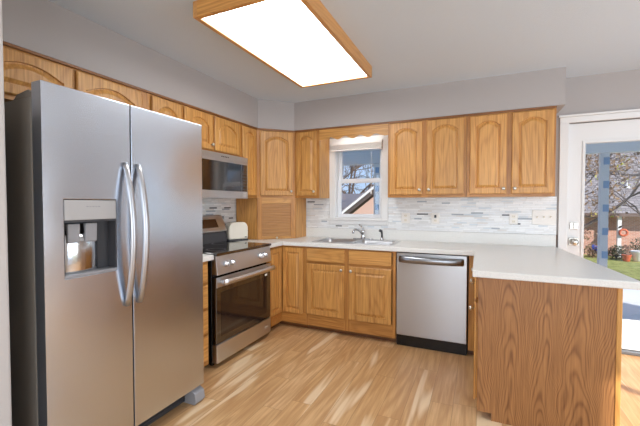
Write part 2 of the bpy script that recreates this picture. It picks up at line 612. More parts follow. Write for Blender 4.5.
# unseen windows added for light (dining side and behind the viewer)
def simple_window(name, ax, c, q, mull):
    bm = B()
    root = None
    if ax == 0:
        ring(bm, q, (q[0] + .06, q[1] - .06, q[2] + .06, q[3] - .06), c, c + .06, 0)
    else:
        ring(bm, q, (q[0] + .06, q[1] - .06, q[2] + .06, q[3] - .06), c - .06, c, 1)
    for m_ in mull:
        if ax == 0: box(bm, c, c + .06, m_ - .03, m_ + .03, q[2] + .06, q[3] - .06)
        else: box(bm, m_ - .03, m_ + .03, c - .06, c, q[2] + .06, q[3] - .06)
    o = part(name, bm, M['vinyl'])
    return o
structure(simple_window('added_window_right', 0, XR + .05, (RW[0], RW[1], RW[2], RW[3]), [-2.25]), 'large white framed unseen window, added to let light in', 'window')
structure(simple_window('added_window_front', 1, YF - .05, FWN, [2.63, 3.77]), 'wide white framed unseen window, added around the fill light', 'window')

# mosaic tile on the walls
bm = B()
box(bm, .0, .907, -.008, -.0005, 1.02, 1.372)
box(bm, 1.611, 3.168, -.008, -.0005, 1.02, 1.372)
box(bm, .907, 1.611, -.008, -.0005, 1.02, 1.066)
box(bm, .0005, .008, -2.05, -.02, 1.02, 1.50)
box(bm, .0005, .008, -1.68, -.914, .90, 1.02)
structure(part('tile_backsplash', bm, M['mosaic']), 'white and grey linear mosaic tile with thin dark strips', 'backsplash')

# ------------------------------------------------------------------ sink window
def window_1():
    bm = ring(B(), (.912, 1.608, 1.068, 2.062), (WX0, WX1, WZ0, WZ1), -.018, 0, 1)
    root = part('window_1', bm, M['white'], bevel=.004)
    structure(root, 'white double hung window above the sink', 'window')
    bm = B()
    ring(bm, (WX0, WX1, WZ0, WZ1), (WX0 + .012, WX1 - .012, WZ0 + .012, WZ1 - .012), 0, .15, 1)
    part('jamb', bm, M['white'], root)
    part('window_stool', BX(.905, 1.615, -.035, -.018, 1.115, 1.135), M['white'], root, bevel=.005)
    # lower sash (inside), upper sash (outside)
    s = part('sash', ring(B(), (WX0 + .012, WX1 - .012, WZ0 + .012, 1.585), (WX0 + .05, WX1 - .05, WZ0 + .052, 1.545), .06, .09, 1), M['vinyl'], root, bevel=.004)
    part('pane', BX(WX0 + .05, WX1 - .05, .073, .077, WZ0 + .052, 1.545), M['glass'], s)
    part('sash_lock', BX(1.235, 1.285, .05, .06, 1.56, 1.585), M['vinyl'], s, bevel=.004)
    s = part('sash', ring(B(), (WX0 + .012, WX1 - .012, 1.56, WZ1 - .012), (WX0 + .05, WX1 - .05, 1.60, WZ1 - .052), .092, .12, 1), M['vinyl'], root, bevel=.004)
    part('pane', BX(WX0 + .05, WX1 - .05, .104, .108, 1.60, WZ1 - .052), M['glass'], s)
window_1()

def blind():
    root = empty('window_blind', 'white slatted blind raised to the top of the sink window', 'blind', (1.25, -.045, 1.91))
    o = (1.25, -.045, 1.91)
    part('headrail', BX(.952, 1.552, -.068, -.02, 1.975, 2.01), M['white'], root, bevel=.004, off=o)
    bm = B()
    for k in range(9):
        z = 1.925 + k * .0056
        box(bm, .956, 1.548, -.068, -.022, z, z + .0034)
    part('slat_stack', bm, M['white'], root, off=o)
    part('bottom_rail', BX(.955, 1.549, -.068, -.022, 1.906, 1.922), M['white'], root, bevel=.003, off=o)
    part('cord', tube(B(), [(1.435, -.072, 2.0), (1.436, -.074, 1.7), (1.434, -.073, 1.45)], .0022, 6), M['white'], root, off=o)
    part('cord_tassel', lathe(B(), [(.002, .0), (.007, -.01), (.008, -.035), (.004, -.04)], (1.434, -.073, 1.452), n=8), M['white'], root, True, off=o)
    part('tilt_wand', tube(B(), [(1.04, -.072, 1.99), (1.04, -.074, 1.62)], .0035, 6), M['glass'], root, off=o)
blind()

# ------------------------------------------------------------------ glazed back door
def door():
    bm = ring(B(), (3.256, 4.164, .035, 2.03), (3.372, 4.048, .275, 1.86), .03, .075, 1)
    root = part('door_1', bm, M['white'], bevel=.003)
    structure(root, 'white back door with one tall glass pane', 'door')
    for y0, y1 in ((.022, .03), (.075, .083)):
        part('glass_molding', ring(B(), (3.362, 4.058, .265, 1.87), (3.384, 4.036, .287, 1.848), y0, y1, 1), M['white'], root, bevel=.003)
    part('pane', BX(3.372, 4.048, .05, .056, .275, 1.86), M['glass'], root)
    for z, nm in ((.96, 'door_knob'), (1.106, 'deadbolt')):
        s = .038 if nm == 'door_knob' else .032
        k = part(nm, BX(3.308 - s, 3.308 + s, .022, .03, z - s, z + s), M['nickel'], root, bevel=.004)
        if nm == 'door_knob':
            part('knob', lathe(B(), [(.012, 0), (.012, .02), (.027, .028), (.030, .042), (.022, .055), (.004, .058)], (3.308, .022, z), 'Y', 20, -1), M['nickel'], k, True)
        else:
            part('thumb_turn', BX(3.300, 3.316, -.002, .022, z - .02, z + .02), M['nickel'], k, bevel=.003)
    tr = ring(B(), (3.182, 4.238, -.1, 2.103), (DX0, DX1, -.2, DZ1), -.018, 0, 1)
    # casing: two legs and a head
    tr.free()
    bm = B()
    box(bm, 3.182, DX0, -.018, 0, 0, DZ1)
    box(bm, DX1, 4.238, -.018, 0, 0, DZ1)
    box(bm, 3.182, 4.238, -.018, 0, DZ1, 2.085)
    structure(part('trim_1', bm, M['white'], bevel=.003), 'white casing round the back door', 'trim')
    structure(part('trim_2', BX(3.17, 4.25, -.03, 0, 2.086, 2.104), M['white'], bevel=.003), 'white cap along the top of the door casing', 'trim')
    bm = B()
    box(bm, DX0, DX0 + .005, 0, .15, 0, DZ1)
    box(bm, DX1 - .005, DX1, 0, .15, 0, DZ1)
    structure(part('trim_3', bm, M['white']), 'white jambs of the back door', 'trim')
    structure(part('threshold', BX(DX0 + .006, DX1 - .006, -.01, .15, 0, .032), plain('threshold_metal', srgb(120, 124, 130), .4, .7), bevel=.006), 'grey metal threshold under the back door', 'threshold')
door()

# ------------------------------------------------------------------ cabinet kit (local frame: x along the face, y into the cabinet, z up)
FT = .02      # face frame thickness
DT = .02      # door thickness

def door_loops(x0, x1, z0, z1, arch, w=.052, rise=.045, n=22):
    """outer rectangle loop and a function giving inset panel loops with the same point count"""
    def loop(ax0, ax1, az0, az1, arc, y):
        pts = []
        pts += [(ax0 + (ax1 - ax0) * i / 3, az0) for i in range(3)]
        pts += [(ax1, az0 + (az1 - az0) * i / 3) for i in range(3)]
        top = []
        for i in range(n + 1):
            t = i / n
            x = ax1 + (ax0 - ax1) * t
            u = (t - .5) * 2
            z = az1
            if arc:
                e = .93
                if abs(u) < e:
                    z = az1 + arc * (1 - (u / e) ** 2)
            top.append((x, z))
        pts += top
        pts += [(ax0, az1 + (az0 - az1) * i / 3) for i in range(1, 3)]
        # stretched so outer loops align roughly
        return [(x, y, z) for x, z in pts]
    return loop

def raised_door(x0, x1, z0, z1, arch=True, w=.05, y=0.0, flat=False):
    """cabinet door front at y - DT; raised centre panel, arched top if arch"""
    bm = B()
    lp = door_loops(x0, x1, z0, z1, arch)
    rise = min(.05, (x1 - x0) * .14) if arch else 0
    yf = y - DT
    g = .004
    ix0, ix1, iz0, iz1 = x0 + w, x1 - w, z0 + w, z1 - w - rise
    L = [lp(x0 + .009, x1 - .009, z0 + .009, z1 - .009, 0, y),
         lp(x0 + .009, x1 - .009, z0 + .009, z1 - .009, 0, yf + .012),
         lp(x0, x1, z0, z1, 0, yf + .010),
         lp(x0, x1, z0, z1, 0, yf + .005),
         lp(x0 + .006, x1 - .006, z0 + .006, z1 - .006, 0, yf),
         lp(ix0, ix1, iz0, iz1, rise, yf),
         lp(ix0 + .003, ix1 - .003, iz0 + .003, iz1 - .003, rise, yf + .013),
         lp(ix0 + .009, ix1 - .009, iz0 + .009, iz1 - .009, rise, yf + .013),
         lp(ix0 + .030, ix1 - .030, iz0 + .030, iz1 - .030, rise * .92, yf + .001)]
    if flat:
        L = L[:5]
    vl = [[bm.verts.new(p) for p in l] for l in L]
    nn = len(vl[0])
    for a, b in zip(vl[:-1], vl[1:]):
        for k in range(nn):
            bm.faces.new((a[k], a[(k + 1) % nn], b[(k + 1) % nn], b[k]))
    bm.faces.new(vl[0][::-1])
    bm.faces.new(vl[-1])
    return bm

def add_knob(d, x, z, y=-DT):
    bm = lathe(B(), [(.005, 0), (.005, .012), (.013, .016), (.0155, .022), (.012, .029), (.004, .031)], (x, y, z), 'Y', 14, -1)
    return part('knob', bm, M['nickel'], d, True)

def cab_door(root, x0, x1, z0, z1, arch=True, knob=None, w=.05, name='door', m=None):
    d = part(name, raised_door(x0, x1, z0, z1, arch, w), m or M['oak'], root)
    if knob:
        add_knob(d, *knob)
    return d

def carcass(root, w, d, z0, z1, top=True, y0=FT):
    t = .016
    part('side_panel', BX(0, t, y0, d, z0, z1), M['oak'], root)
    part('side_panel', BX(w - t, w, y0, d, z0, z1), M['oak'], root)
    part('bottom_panel', BX(t, w - t, y0, d, z0, z0 + t), M['oak_h'], root)
    if top:
        part('top_panel', BX(t, w - t, y0, d, z1 - t, z1), M['oak_h'], root)
    part('back_panel', BX(t, w - t, d - .006, d, z0 + t, z1 - t), M['oak'], root)

def face_frame(root, w, z0, z1, stiles, rails):
    """stiles: list (x0,x1); rails: list (x0,x1,z0,z1)"""
    for a, b in stiles:
        part('stile', BX(a, b, 0, FT, z0, z1), M['oak_stile'], root)
    for a, b, c, d in rails:
        part('rail', BX(a, b, .0005, FT - .0005, c, d), M['oak_rail'], root)

def molding(root, w, zt, x0=0.0, y=-.004):
    part('top_molding', BX(x0, w, -.016, FT, zt - .014, zt), M['oak_dark'], root)

UZ0, UZ1 = 1.37, 2.128
UD = .305
WG = 'oak wall cabinets'

def upper(label, loc, rz, w, doors, z0=UZ0, arch=True, depth=UD - .001):
    """doors: (x0, x1, knob_side)"""
    root = empty('wall_cabinet', label, 'cabinet', (loc[0], loc[1], 0), rz, WG)
    carcass(root, w, depth, z0, UZ1)
    st = [(0, doors[0][0] + .012)]
    for a, b in zip(doors[:-1], doors[1:]):
        st.append((a[1] - .012, b[0] + .012))
    st.append((doors[-1][1] - .012, w))
    rl = []
    for a, b in zip(st[:-1], st[1:]):
        rl.append((a[1], b[0], z0, z0 + .036))
        rl.append((a[1], b[0], UZ1 - .045, UZ1))
    face_frame(root, w, z0, UZ1, st, rl)
    for x0, x1, ks in doors:
        dz0, dz1 = z0 + .026, UZ1 - .026
        kn = None
        if ks == 'r': kn = (x1 - .024, dz0 + .045)
        if ks == 'l': kn = (x0 + .024, dz0 + .045)
        cab_door(root, x0, x1, dz0, dz1, arch, kn, w=.05 if x1 - x0 > .25 else .042)
    molding(root, w, UZ1)
    return root

# back run (faces -y): narrow, two doubles
upper('narrow oak wall cabinet between diagonal corner cabinet and sink window', (.612, -UD), 0, .300, [(.024, .272, 'r')])
upper('two-door oak wall cabinet right beside the sink window', (1.676, -UD), 0, .732, [(.018, .338, 'r'), (.378, .710, 'l')])
upper('two-door oak wall cabinet at the right end, nearest the back door', (2.411, -UD), 0, .694, [(.026, .326, 'r'), (.366, .678, 'l')])
# left run (faces +x)
LR = R(90)
upper('two-door oak cabinet above the refrigerator', (UD, -3.0), LR, .958, [(.033, .470, None), (.494, .931, None)], z0=1.845)
upper('single-door oak wall cabinet between refrigerator and microwave', (UD, -2.040), LR, .360, [(.063, .346, None)])
upper('short two-door oak cabinet above the microwave', (UD, -1.678), LR, .764, [(.018, .352, 'r'), (.378, .744, None)], z0=1.765)
upper('narrow oak wall cabinet between microwave and diagonal corner', (UD, -.912), LR, .300, [(.026, .262, None)])

def corner_upper():
    root = empty('corner_wall_cabinet', 'diagonal oak corner wall cabinet above the tambour garage', 'cabinet', (UD, -.610, 0), R(45), WG)
    w = (.61 - UD) * math.sqrt(2)
    # carcass in world plan coordinates, moved to the local frame
    inv = (Matrix.Translation((UD, -.610, 0)) @ Matrix.Rotation(R(45), 4, 'Z')).inverted()
    def loc_prism(pts, a, b):
        bm = prism(B(), pts, a, b)
        bmesh.ops.transform(bm, matrix=inv, verts=bm.verts)
        return bm
    part('side_panel', loc_prism([(.001, -.609), (UD - .016, -.609), (UD - .016, -.593), (.001, -.593)], UZ0, UZ1), M['oak'], root)
    part('side_panel', loc_prism([(.594, -UD + .016), (.609, -UD + .016), (.609, -.001), (.594, -.001)], UZ0, UZ1), M['oak'], root)
    pl = [(.001, -.59), (UD - .02, -.59), (.59, -UD + .02), (.59, -.001), (.001, -.001)]
    part('bottom_panel', loc_prism(pl, UZ0, UZ0 + .016), M['oak_h'], root)
    part('top_panel', loc_prism(pl, UZ1 - .016, UZ1), M['oak_h'], root)
    face_frame(root, w, UZ0, UZ1, [(0, .042), (w - .042, w)], [(.042, w - .042, UZ0, UZ0 + .036), (.042, w - .042, UZ1 - .045, UZ1)])
    cab_door(root, .03, w - .03, UZ0 + .026, UZ1 - .026, True, (w - .055, UZ0 + .075))
    molding(root, w - .006, UZ1, .006)
corner_upper()

def garage():
    root = empty('appliance_garage', 'oak appliance garage with closed tambour door in the counter corner', 'cabinet', (UD, -.610, .911), R(45))
    w = (.61 - UD) * math.sqrt(2)
    inv = (Matrix.Translation((UD, -.610, .911)) @ Matrix.Rotation(R(45), 4, 'Z')).inverted()
    def lp(pts, a, b):
        bm = prism(B(), pts, a, b)
        bmesh.ops.transform(bm, matrix=inv, verts=bm.verts)
        return bm
    part('side_panel', lp([(.022, -.609), (UD - .012, -.609), (UD - .012, -.593), (.022, -.593)], .911, UZ0 - .001), M['oak'], root)
    part('side_panel', lp([(.594, -UD + .012), (.609, -UD + .012), (.609, -.022), (.594, -.022)], .911, UZ0 - .001), M['oak'], root)
    H = UZ0 - .001 - .911
    part('stile', BX(0, .05, 0, FT, 0, H), M['oak_stile'], root)
    part('stile', BX(w - .05, w, 0, FT, 0, H), M['oak_stile'], root)
    part('top_rail', BX(.05, w - .05, .0005, FT, H - .06, H), M['oak_h'], root)
    t = B()
    n = 20
    hh = (H - .06 - .035) / n
    for k in range(n):
        z = .035 + k * hh
        prism(t, [(.016, z), (.009, z + hh * .2), (.009, z + hh * .8), (.016, z + hh), (.019, z + hh), (.019, z)], .05, w - .05, 0)
    d = part('tambour_door', t, wood('tambour_oak', srgb(200, 148, 92), srgb(160, 108, 60), 0, .2, .4), root)
    d['label'] = 'ribbed roll-up door in slightly darker oak'
    bot = part('pull_rail', BX(.05, w - .05, .004, .019, .0, .035), M['oak_h'], d)
    part('knob', lathe(B(), [(.005, 0), (.005, .01), (.012, .014), (.013, .02), (.004, .026)], (w / 2, .004, .016), 'Y', 14, -1), M['nickel'], d, True)
garage()

def valance():
    pts = []
    x0, x1 = .913, 1.675
    n = 72
    zt = UZ1
    for i in range(n + 1):
        t = i / n
        x = x0 + (x1 - x0) * t
        if t < .06 or t > .94:
            z = 2.0
        else:
            s = (t - .06) / .88
            z = 2.012 + .014 * math.cos(s * 2 * PI * 4 + PI) * (1 if .05 < s < .95 else .6)
        pts.append((x, z))
    poly = pts + [(x1, zt), (x0, zt)]
    bm = prism(B(), poly, -UD - .0, -UD + .018, 1)
    o = part('valance', bm, M['oak_h'])
    tag(o, 'scalloped oak valance board above the sink window', 'valance')
    part('top_molding', BX(x0, x1, -UD - .012, -UD, UZ1 - .014, UZ1), M['oak_dark'], o)
valance()

def valance_lamp():
    root = empty('valance_light', 'slim fluorescent light hidden behind the scalloped valance', 'lamp', (1.29, -.18, 2.10))
    o = (1.29, -.18, 2.10)
    part('housing', BX(1.0, 1.58, -.215, -.14, 2.10, 2.129), M['white'], root, bevel=.004, off=o)
    part('tube', tube(B(), [(1.02, -.178, 2.087), (1.56, -.178, 2.087)], .011, 12), M['tube'], root, True, off=o)
valance_lamp()

# ------------------------------------------------------------------ base cabinets
BZ0, BZ1 = .055, .868
def toe(root, x0, x1, y=.065):
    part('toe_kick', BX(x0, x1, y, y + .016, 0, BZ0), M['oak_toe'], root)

def sink_base():
    w = .925
    root = empty('base_cabinet', 'oak sink base cabinet with two false drawers and two doors', 'cabinet', (.902, -.61, 0), 0, 'oak base cabinets')
    carcass(root, w, .60, BZ0, BZ1, top=False)
    a = -.902
    face_frame(root, w, BZ0, BZ1, [(0, .03), (1.315 + a, 1.385 + a), (w - .03, w)],
               [(.03, 1.315 + a, BZ0, BZ0 + .135), (1.385 + a, w - .03, BZ0, BZ0 + .135),
                (.03, 1.315 + a, .685, .735), (1.385 + a, w - .03, .685, .735),
                (.03, 1.315 + a, .848, BZ1), (1.385 + a, w - .03, .848, BZ1)])
    for x0, x1, k in ((.915, 1.328, 'r'), (1.372, 1.79, 'l')):
        dw = part('false_drawer', raised_door(x0 + a, x1 + a, .722, .856, False, flat=True), M['oak_h'], root)
        kx = x1 + a - .028 if k == 'r' else x0 + a + .028
        cab_door(root, x0 + a, x1 + a, .176, .697, False, (kx, .655), w=.052)
    toe(root, 0, w)
sink_base()

def corner_base():
    root = empty('corner_base_cabinet', 'oak L-shaped corner base cabinet with two narrow meeting doors', 'cabinet', (0, 0, 0), 0, 'oak base cabinets')
    L = [(.001, -.001), (.90, -.001), (.90, -.590), (.590, -.590), (.590, -.900), (.001, -.900)]
    part('cabinet_box', prism(B(), L, BZ0, BZ1), M['oak'], root)
    for z0, z1 in ((BZ0, .18), (.845, BZ1)):
        part('rail', prism(B(), [(.590, -.900), (.61, -.900), (.61, -.61), (.90, -.61), (.90, -.590), (.590, -.590)], z0, z1), M['oak_rail'], root)
    part('stile', BX(.862, .90, -.61, -.590, .18, .845), M['oak_stile'], root)
    part('stile', BX(.590, .61, -.900, -.868, .18, .845), M['oak_stile'], root)
    d = part('door', raised_door(.632, .872, .165, .85, False, .045), M['oak'], root)
    d.location = (0, -.61, 0)
    d = part('door', raised_door(0, .245, .165, .85, False, .045), M['oak'], root)
    d.location = (.61, -.876, 0)
    d.rotation_euler = (0, 0, R(90))
    bm = B()
    prism(bm, [(.535, -.900), (.55, -.900), (.55, -.55), (.90, -.55), (.90, -.535), (.535, -.535)], 0, BZ0)
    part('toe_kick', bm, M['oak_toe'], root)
corner_base()

def drawer_base():
    w = .303
    root = empty('base_cabinet', 'narrow oak drawer base between refrigerator and range', 'cabinet', (.61, -2.030, 0), LR, 'oak base cabinets')
    carcass(root, w, .60, BZ0, BZ1)
    zs = [(.10, .29), (.315, .485), (.51, .68), (.705, .85)]
    face_frame(root, w, BZ0, BZ1, [(0, .03), (w - .03, w)], [(.03, w - .03, a, b) for a, b in ((BZ0, .11), (.28, .325), (.475, .52), (.67, .715), (.84, BZ1))])
    for a, b in zs:
        d = part('drawer', raised_door(.018, w - .018, a, b, False, flat=True), M['oak_h'], root)
        add_knob(d, w / 2, (a + b) / 2)
    toe(root, 0, w)
drawer_base()

def peninsula():
    root = empty('peninsula_cabinet', 'oak peninsula base with broad grained end panel under the overhanging counter', 'cabinet', (2.52, -1.52, 0), 0, 'oak base cabinets')
    o = (2.52, -1.52, 0)
    # end panel with a toe notch at its foot, facing the viewer
    bm = prism(B(), [(2.522, .045), (2.60, .045), (2.60, 0), (3.188, 0), (3.188, .868), (2.522, .868)], -1.52, -1.502, 1)
    e = part('end_panel', bm, M['oak_panel'], root, off=o)
    e['label'] = 'darker oak veneer with cathedral grain'
    part('corner_trim', BX(3.188, 3.212, -1.524, -1.495, 0, .868), M['oak'], root, bevel=.003, off=o)
    part('back_panel', BX(3.194, 3.21, -1.495, -.03, 0, .868), M['oak'], root, off=o)
    part('side_panel', BX(2.46, 3.194, -.03, -.012, 0, .868), M['oak'], root, off=o)
    part('bottom_panel', BX(2.54, 3.19, -1.50, -.62, BZ0, BZ0 + .016), M['oak_h'], root, off=o)
    for y0, y1 in ((-1.502, -1.46), (-1.09, -1.04), (-.66, -.612)):
        part('stile', BX(2.52, 2.54, y0, y1, BZ0, .868), M['oak_stile'], root, off=o)
    for z0, z1 in ((BZ0, .11), (.68, .73), (.84, .868)):
        for y0, y1 in ((-1.46, -1.09), (-1.04, -.66)):
            part('rail', BX(2.5205, 2.5395, y0, y1, z0, z1), M['oak_y'], root, off=o)
    for y0, y1 in ((-1.492, -1.085), (-1.045, -.645)):
        for z0, z1, nm in ((.095, .70, 'door'), (.722, .856, 'drawer')):
            d = part(nm, raised_door(0, y1 - y0, z0, z1, False, .05, flat=(nm == 'drawer')), M['oak'], root)
            d.location = Vector((2.52, y1, 0)) - Vector(o)
            d.rotation_euler = (0, 0, R(-90))
            if nm == 'door':
                add_knob(d, .03 if y0 > -1.2 else y1 - y0 - .03, .655)
            else:
                add_knob(d, (y1 - y0) / 2, .79)
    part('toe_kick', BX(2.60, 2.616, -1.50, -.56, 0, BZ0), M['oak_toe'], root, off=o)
    part('filler_strip', BX(2.446, 2.519, -.610, -.592, BZ0, .868), M['oak'], root, off=o)
    part('filler_toe', BX(2.446, 2.60, -.556, -.54, 0, BZ0), M['oak_toe'], root, off=o)
peninsula()

# ------------------------------------------------------------------ countertops
CT0, CT1 = .869, .910
def counters():
    outer = [(.001, -.001), (3.172, -.001), (3.285, -1.565), (2.488, -1.565), (2.488, -.645), (.648, -.645), (.648, -.901), (.001, -.901)]
    hole = rect(.945, 1.760, -.545, -.118)
    bm = plate_holes(B(), outer, [hole[::-1]], CT0, CT1)
    root = part('countertop', bm, M['counter'], bevel=.006, seg=2)
    tag(root, 'pale speckled laminate countertop running round the corner and along the peninsula', 'countertop', 'laminate countertops')
    prv = BX(.023, 3.166, -.022, -.001, CT1, 1.019)
    part('rear_splash', prv, M['counter'], root, bevel=.003)
    part('side_splash', BX(.001, .022, -.901, -.001, CT1, 1.019), M['counter'], root, bevel=.003)
    part('end_cap', BX(3.1665, 3.1725, -.024, -.001, CT1 + .001, 1.02), M['brown'], root)
    root = part('countertop', BX(.001, .648, -2.036, -1.697, CT0, CT1), M['counter'], bevel=.006)
    tag(root, 'small speckled laminate countertop between refrigerator and range', 'countertop', 'laminate countertops')
    part('side_splash', BX(.001, .022, -2.036, -1.697, CT1, 1.019), M['counter'], root, bevel=.003)
counters()

# ------------------------------------------------------------------ sink and faucet
def sink():
    root = empty('kitchen_sink', 'double bowl stainless steel sink set in the counter under the window', 'sink', (1.315, -.33, CT1))
    o = (1.315, -.33, CT1)
    h1, h2 = rrect(.965, 1.335, -.525, -.185, .04), rrect(1.375, 1.740, -.525, -.185, .04)
    bm = plate_holes(B(), rrect(.93, 1.775, -.56, -.10, .03), [h1[::-1], h2[::-1]], CT1 + .0005, CT1 + .006)
    part('rim', bm, M['steel'], root, bevel=.002, off=o)
    for x0, x1 in ((.965, 1.335), (1.375, 1.740)):
        bm = B()
        lv = [(0, 0, CT1 + .003), (.004, .04, CT1 - .01), (.016, .05, CT1 - .14), (.04, .06, CT1 - .162), (.12, .045, CT1 - .168)]
        rows = []
        for ins, r_, z in lv:
            rows.append([bm.verts.new((px, py, z)) for px, py in rrect(x0 + ins, x1 - ins, -.525 + ins, -.185 - ins, max(r_, .02))])
        for a, b in zip(rows[:-1], rows[1:]):
            for k in range(len(a)):
                bm.faces.new((a[k], a[(k + 1) % len(a)], b[(k + 1) % len(a)], b[k]))
        bm.faces.new(rows[-1])
        bo = part('bowl', bm, M['steel'], root, True, off=o)
        sm = bo.modifiers.new('thick', 'SOLIDIFY')
        sm.thickness = .0015
        part('drain', lathe(B(), [(.04, 0), (.04, .003), (.03, .003), (.028, .001)], ((x0 + x1) / 2, -.355, CT1 - .167)), M['chrome'], bo, True, off=o)
sink()

def faucet():
    root = empty('kitchen_faucet', 'chrome single lever faucet behind the sink bowls', 'faucet', (1.365, -.14, CT1 + .006))
    o = root.location.copy()
    x, y, z = o
    part('base_plate', prism(B(), rrect(x - .115, x + .115, y - .025, y + .025, .024), z, z + .012), M['chrome'], root, bevel=.003, off=o)
    part('stem', lathe(B(), [(.026, .012), (.024, .03), (.021, .075), (.024, .085), (.020, .10), (.006, .104)], (x, y, z)), M['chrome'], root, True, off=o)
    pts = [(x, y - .01, z + .06), (x - .015, y - .06, z + .095), (x - .03, y - .11, z + .115), (x - .045, y - .155, z + .115), (x - .052, y - .175, z + .098), (x - .054, y - .182, z + .078)]
    part('spout', tube(B(), pts, [.015, .014, .013, .012, .012, .013], 12), M['chrome'], root, True, off=o)
    part('lever', tube(B(), [(x, y, z + .10), (x - .01, y + .008, z + .125), (x - .035, y + .02, z + .15), (x - .055, y + .026, z + .158)], [.012, .009, .007, .008], 10), M['chrome'], root, True, off=o)
faucet()

def sprayer():
    root = empty('sink_sprayer', 'dark grey side sprayer right of the faucet', 'sprayer', (1.575, -.14, CT1 + .006))
    o = root.location.copy()
    x, y, z = o
    part('holder', lathe(B(), [(.024, 0), (.022, .01), (.015, .02), (.015, .03)], (x, y, z)), M['chrome'], root, True, off=o)
    part('spray_head', tube(B(), [(x, y, z + .03), (x, y, z + .07), (x - .004, y - .004, z + .095), (x - .022, y - .018, z + .105)], [.011, .010, .014, .015], 10), M['dark_grey'], root, True, off=o)
sprayer()

# ------------------------------------------------------------------ refrigerator
def fridge():
    o = (.45, -2.51, 0)
    root = empty('refrigerator', 'stainless side-by-side refrigerator with ice dispenser, left of the range', 'refrigerator', o)
    Y0, Y1, YS = -2.978, -2.044, -2.566
    XB, XF = .788, .855
    part('body', BX(.05, .775, Y0 + .004, Y1 - .004, .03, 1.765), M['grey_side'], root, bevel=.006, off=o)
    part('gasket', BX(.775, XB, Y0 + .016, Y1 - .016, .1, 1.76), M['black'], root, off=o)
    part('gap_shade', BX(XB, XF - .012, YS - .003, YS + .003, .1, 1.80), M['black'], root, off=o)  # black strip that paints shade into the gap between the doors
    # freezer door with dispenser opening
    DY0, DY1, DZ0, DZ1_ = -2.898, -2.650, .972, 1.326
    bm = ring(B(), (Y0, YS - .004, .108, 1.822), (DY0, DY1, DZ0, DZ1_), XB, XF, 0)
    fd = part('freezer_door', bm, M['steel_fridge'], root, bevel=.003, seg=2, off=o)
    rd = part('fridge_door', BX(XB, XF, YS + .004, Y1, .108, 1.822), M['steel_fridge'], root, bevel=.003, seg=2, off=o)
    # dispenser
    part('dispenser_panel', BX(.80, XF + .002, DY0 + .003, DY1 - .003, 1.232, DZ1_ - .003), M['light_grey'], fd, bevel=.003, off=o)
    bm = B()
    for k, (a, b) in enumerate(((-2.80, -2.79), (-2.785, -2.778), (-2.772, -2.762), (-2.757, -2.75), (-2.745, -2.735))):
        box(bm, XF + .002, XF + .0025, a, b, 1.291, 1.296)
    part('panel_marks', bm, M['mid_grey'], fd, off=o)
    bm = B()
    box(bm, .79, .797, DY0, DY1, DZ0, 1.232)
    box(bm, .797, XF - .002, DY1 - .006, DY1, DZ0 + .006, 1.232)
    box(bm, .797, XF - .002, DY0, DY0 + .004, DZ0 + .006, 1.232)
    box(bm, .797, XF - .002, DY0 + .004, DY1 - .006, 1.222, 1.232)
    part('dispenser_recess', bm, M['dark_grey'], fd, off=o)
    part('drip_tray', BX(.797, XF + .001, DY0, DY1, DZ0, DZ0 + .014), M['mid_grey'], fd, bevel=.003, off=o)
    # curved silver back shell and paddles
    bm = B()
    pts = []
    for i in range(13):
        a = PI * i / 12
        pts.append((-2.803 - .085 * math.cos(a), .800 + .030 * math.sin(a) ** .8))
    rows = []
    for z, s in ((.988, .85), (1.05, 1), (1.12, 1), (1.165, .9), (1.168, .6)):
        rows.append([bm.verts.new((.798 + (px - .798) * s, -2.803 + (py + 2.803) * (1 if s > .6 else .9), z)) for py, px in pts])
    for a, b in zip(rows[:-1], rows[1:]):
        for k in range(len(a) - 1):
            bm.faces.new((a[k], a[k + 1], b[k + 1], b[k]))
    part('dispenser_cradle', bm, M['chrome'], fd, True, off=o)
    for yc in (-2.845, -2.765):
        prm = prism(B(), [(.815, 1.215), (.840, 1.215), (.836, 1.13), (.828, 1.125)], yc - .027, yc + .027, 1)
        part('paddle', prm, M['mid_grey'], fd, bevel=.004, off=o)
    # bowed handles
    for d, yc, s in ((fd, -2.603, -1), (rd, -2.528, 1)):
        pts = []
        n = 22
        for i in range(n + 1):
            t = i / n
            z = 1.515 - .735 * t
            bow = math.sin(PI * t) ** .75
            pts.append((XF + .004 + .058 * bow, yc, z))
        rr = [.015 + .003 * math.sin(PI * i / n) for i in range(n + 1)]
        part('handle', tube(B(), pts, rr, 14, flat=(1.0, .8)), steel('handle_steel', srgb(190, 191, 195), .34, .3), d, True, off=o)
    # hinge covers, base grille, foot
    prof = [(.62, 1.764), (.655, 1.788), (.74, 1.800), (.755, 1.788), (.787, 1.786), (.787, 1.764)]
    for y0 in (Y0 + .01, Y1 - .11):
        part('hinge_cover', prism(B(), prof, y0, y0 + .10, 1), M['grey_side'], root, bevel=.003, off=o)
    bm = B()
    box(bm, .72, .775, Y0 + .02, Y1 - .02, .012, .083)
    for k in range(4):
        box(bm, .775, .782, Y0 + .03, Y1 - .12, .02 + k * .015, .028 + k * .015)
    box(bm, .775, .800, Y0 + .02, Y1 - .10, .083, .095)
    part('base_grille', bm, M['dark_grey'], root, off=o)
    for y0, y1 in ((Y1 - .09, Y1 - .006), (Y0 + .006, Y0 + .09)):
        part('foot', prism(B(), [(.74, 0), (.855, 0), (.870, .02), (.862, .075), (.81, .10), (.74, .10)], y0, y1, 1), M['mid_grey'], root, bevel=.004, off=o)
fridge()

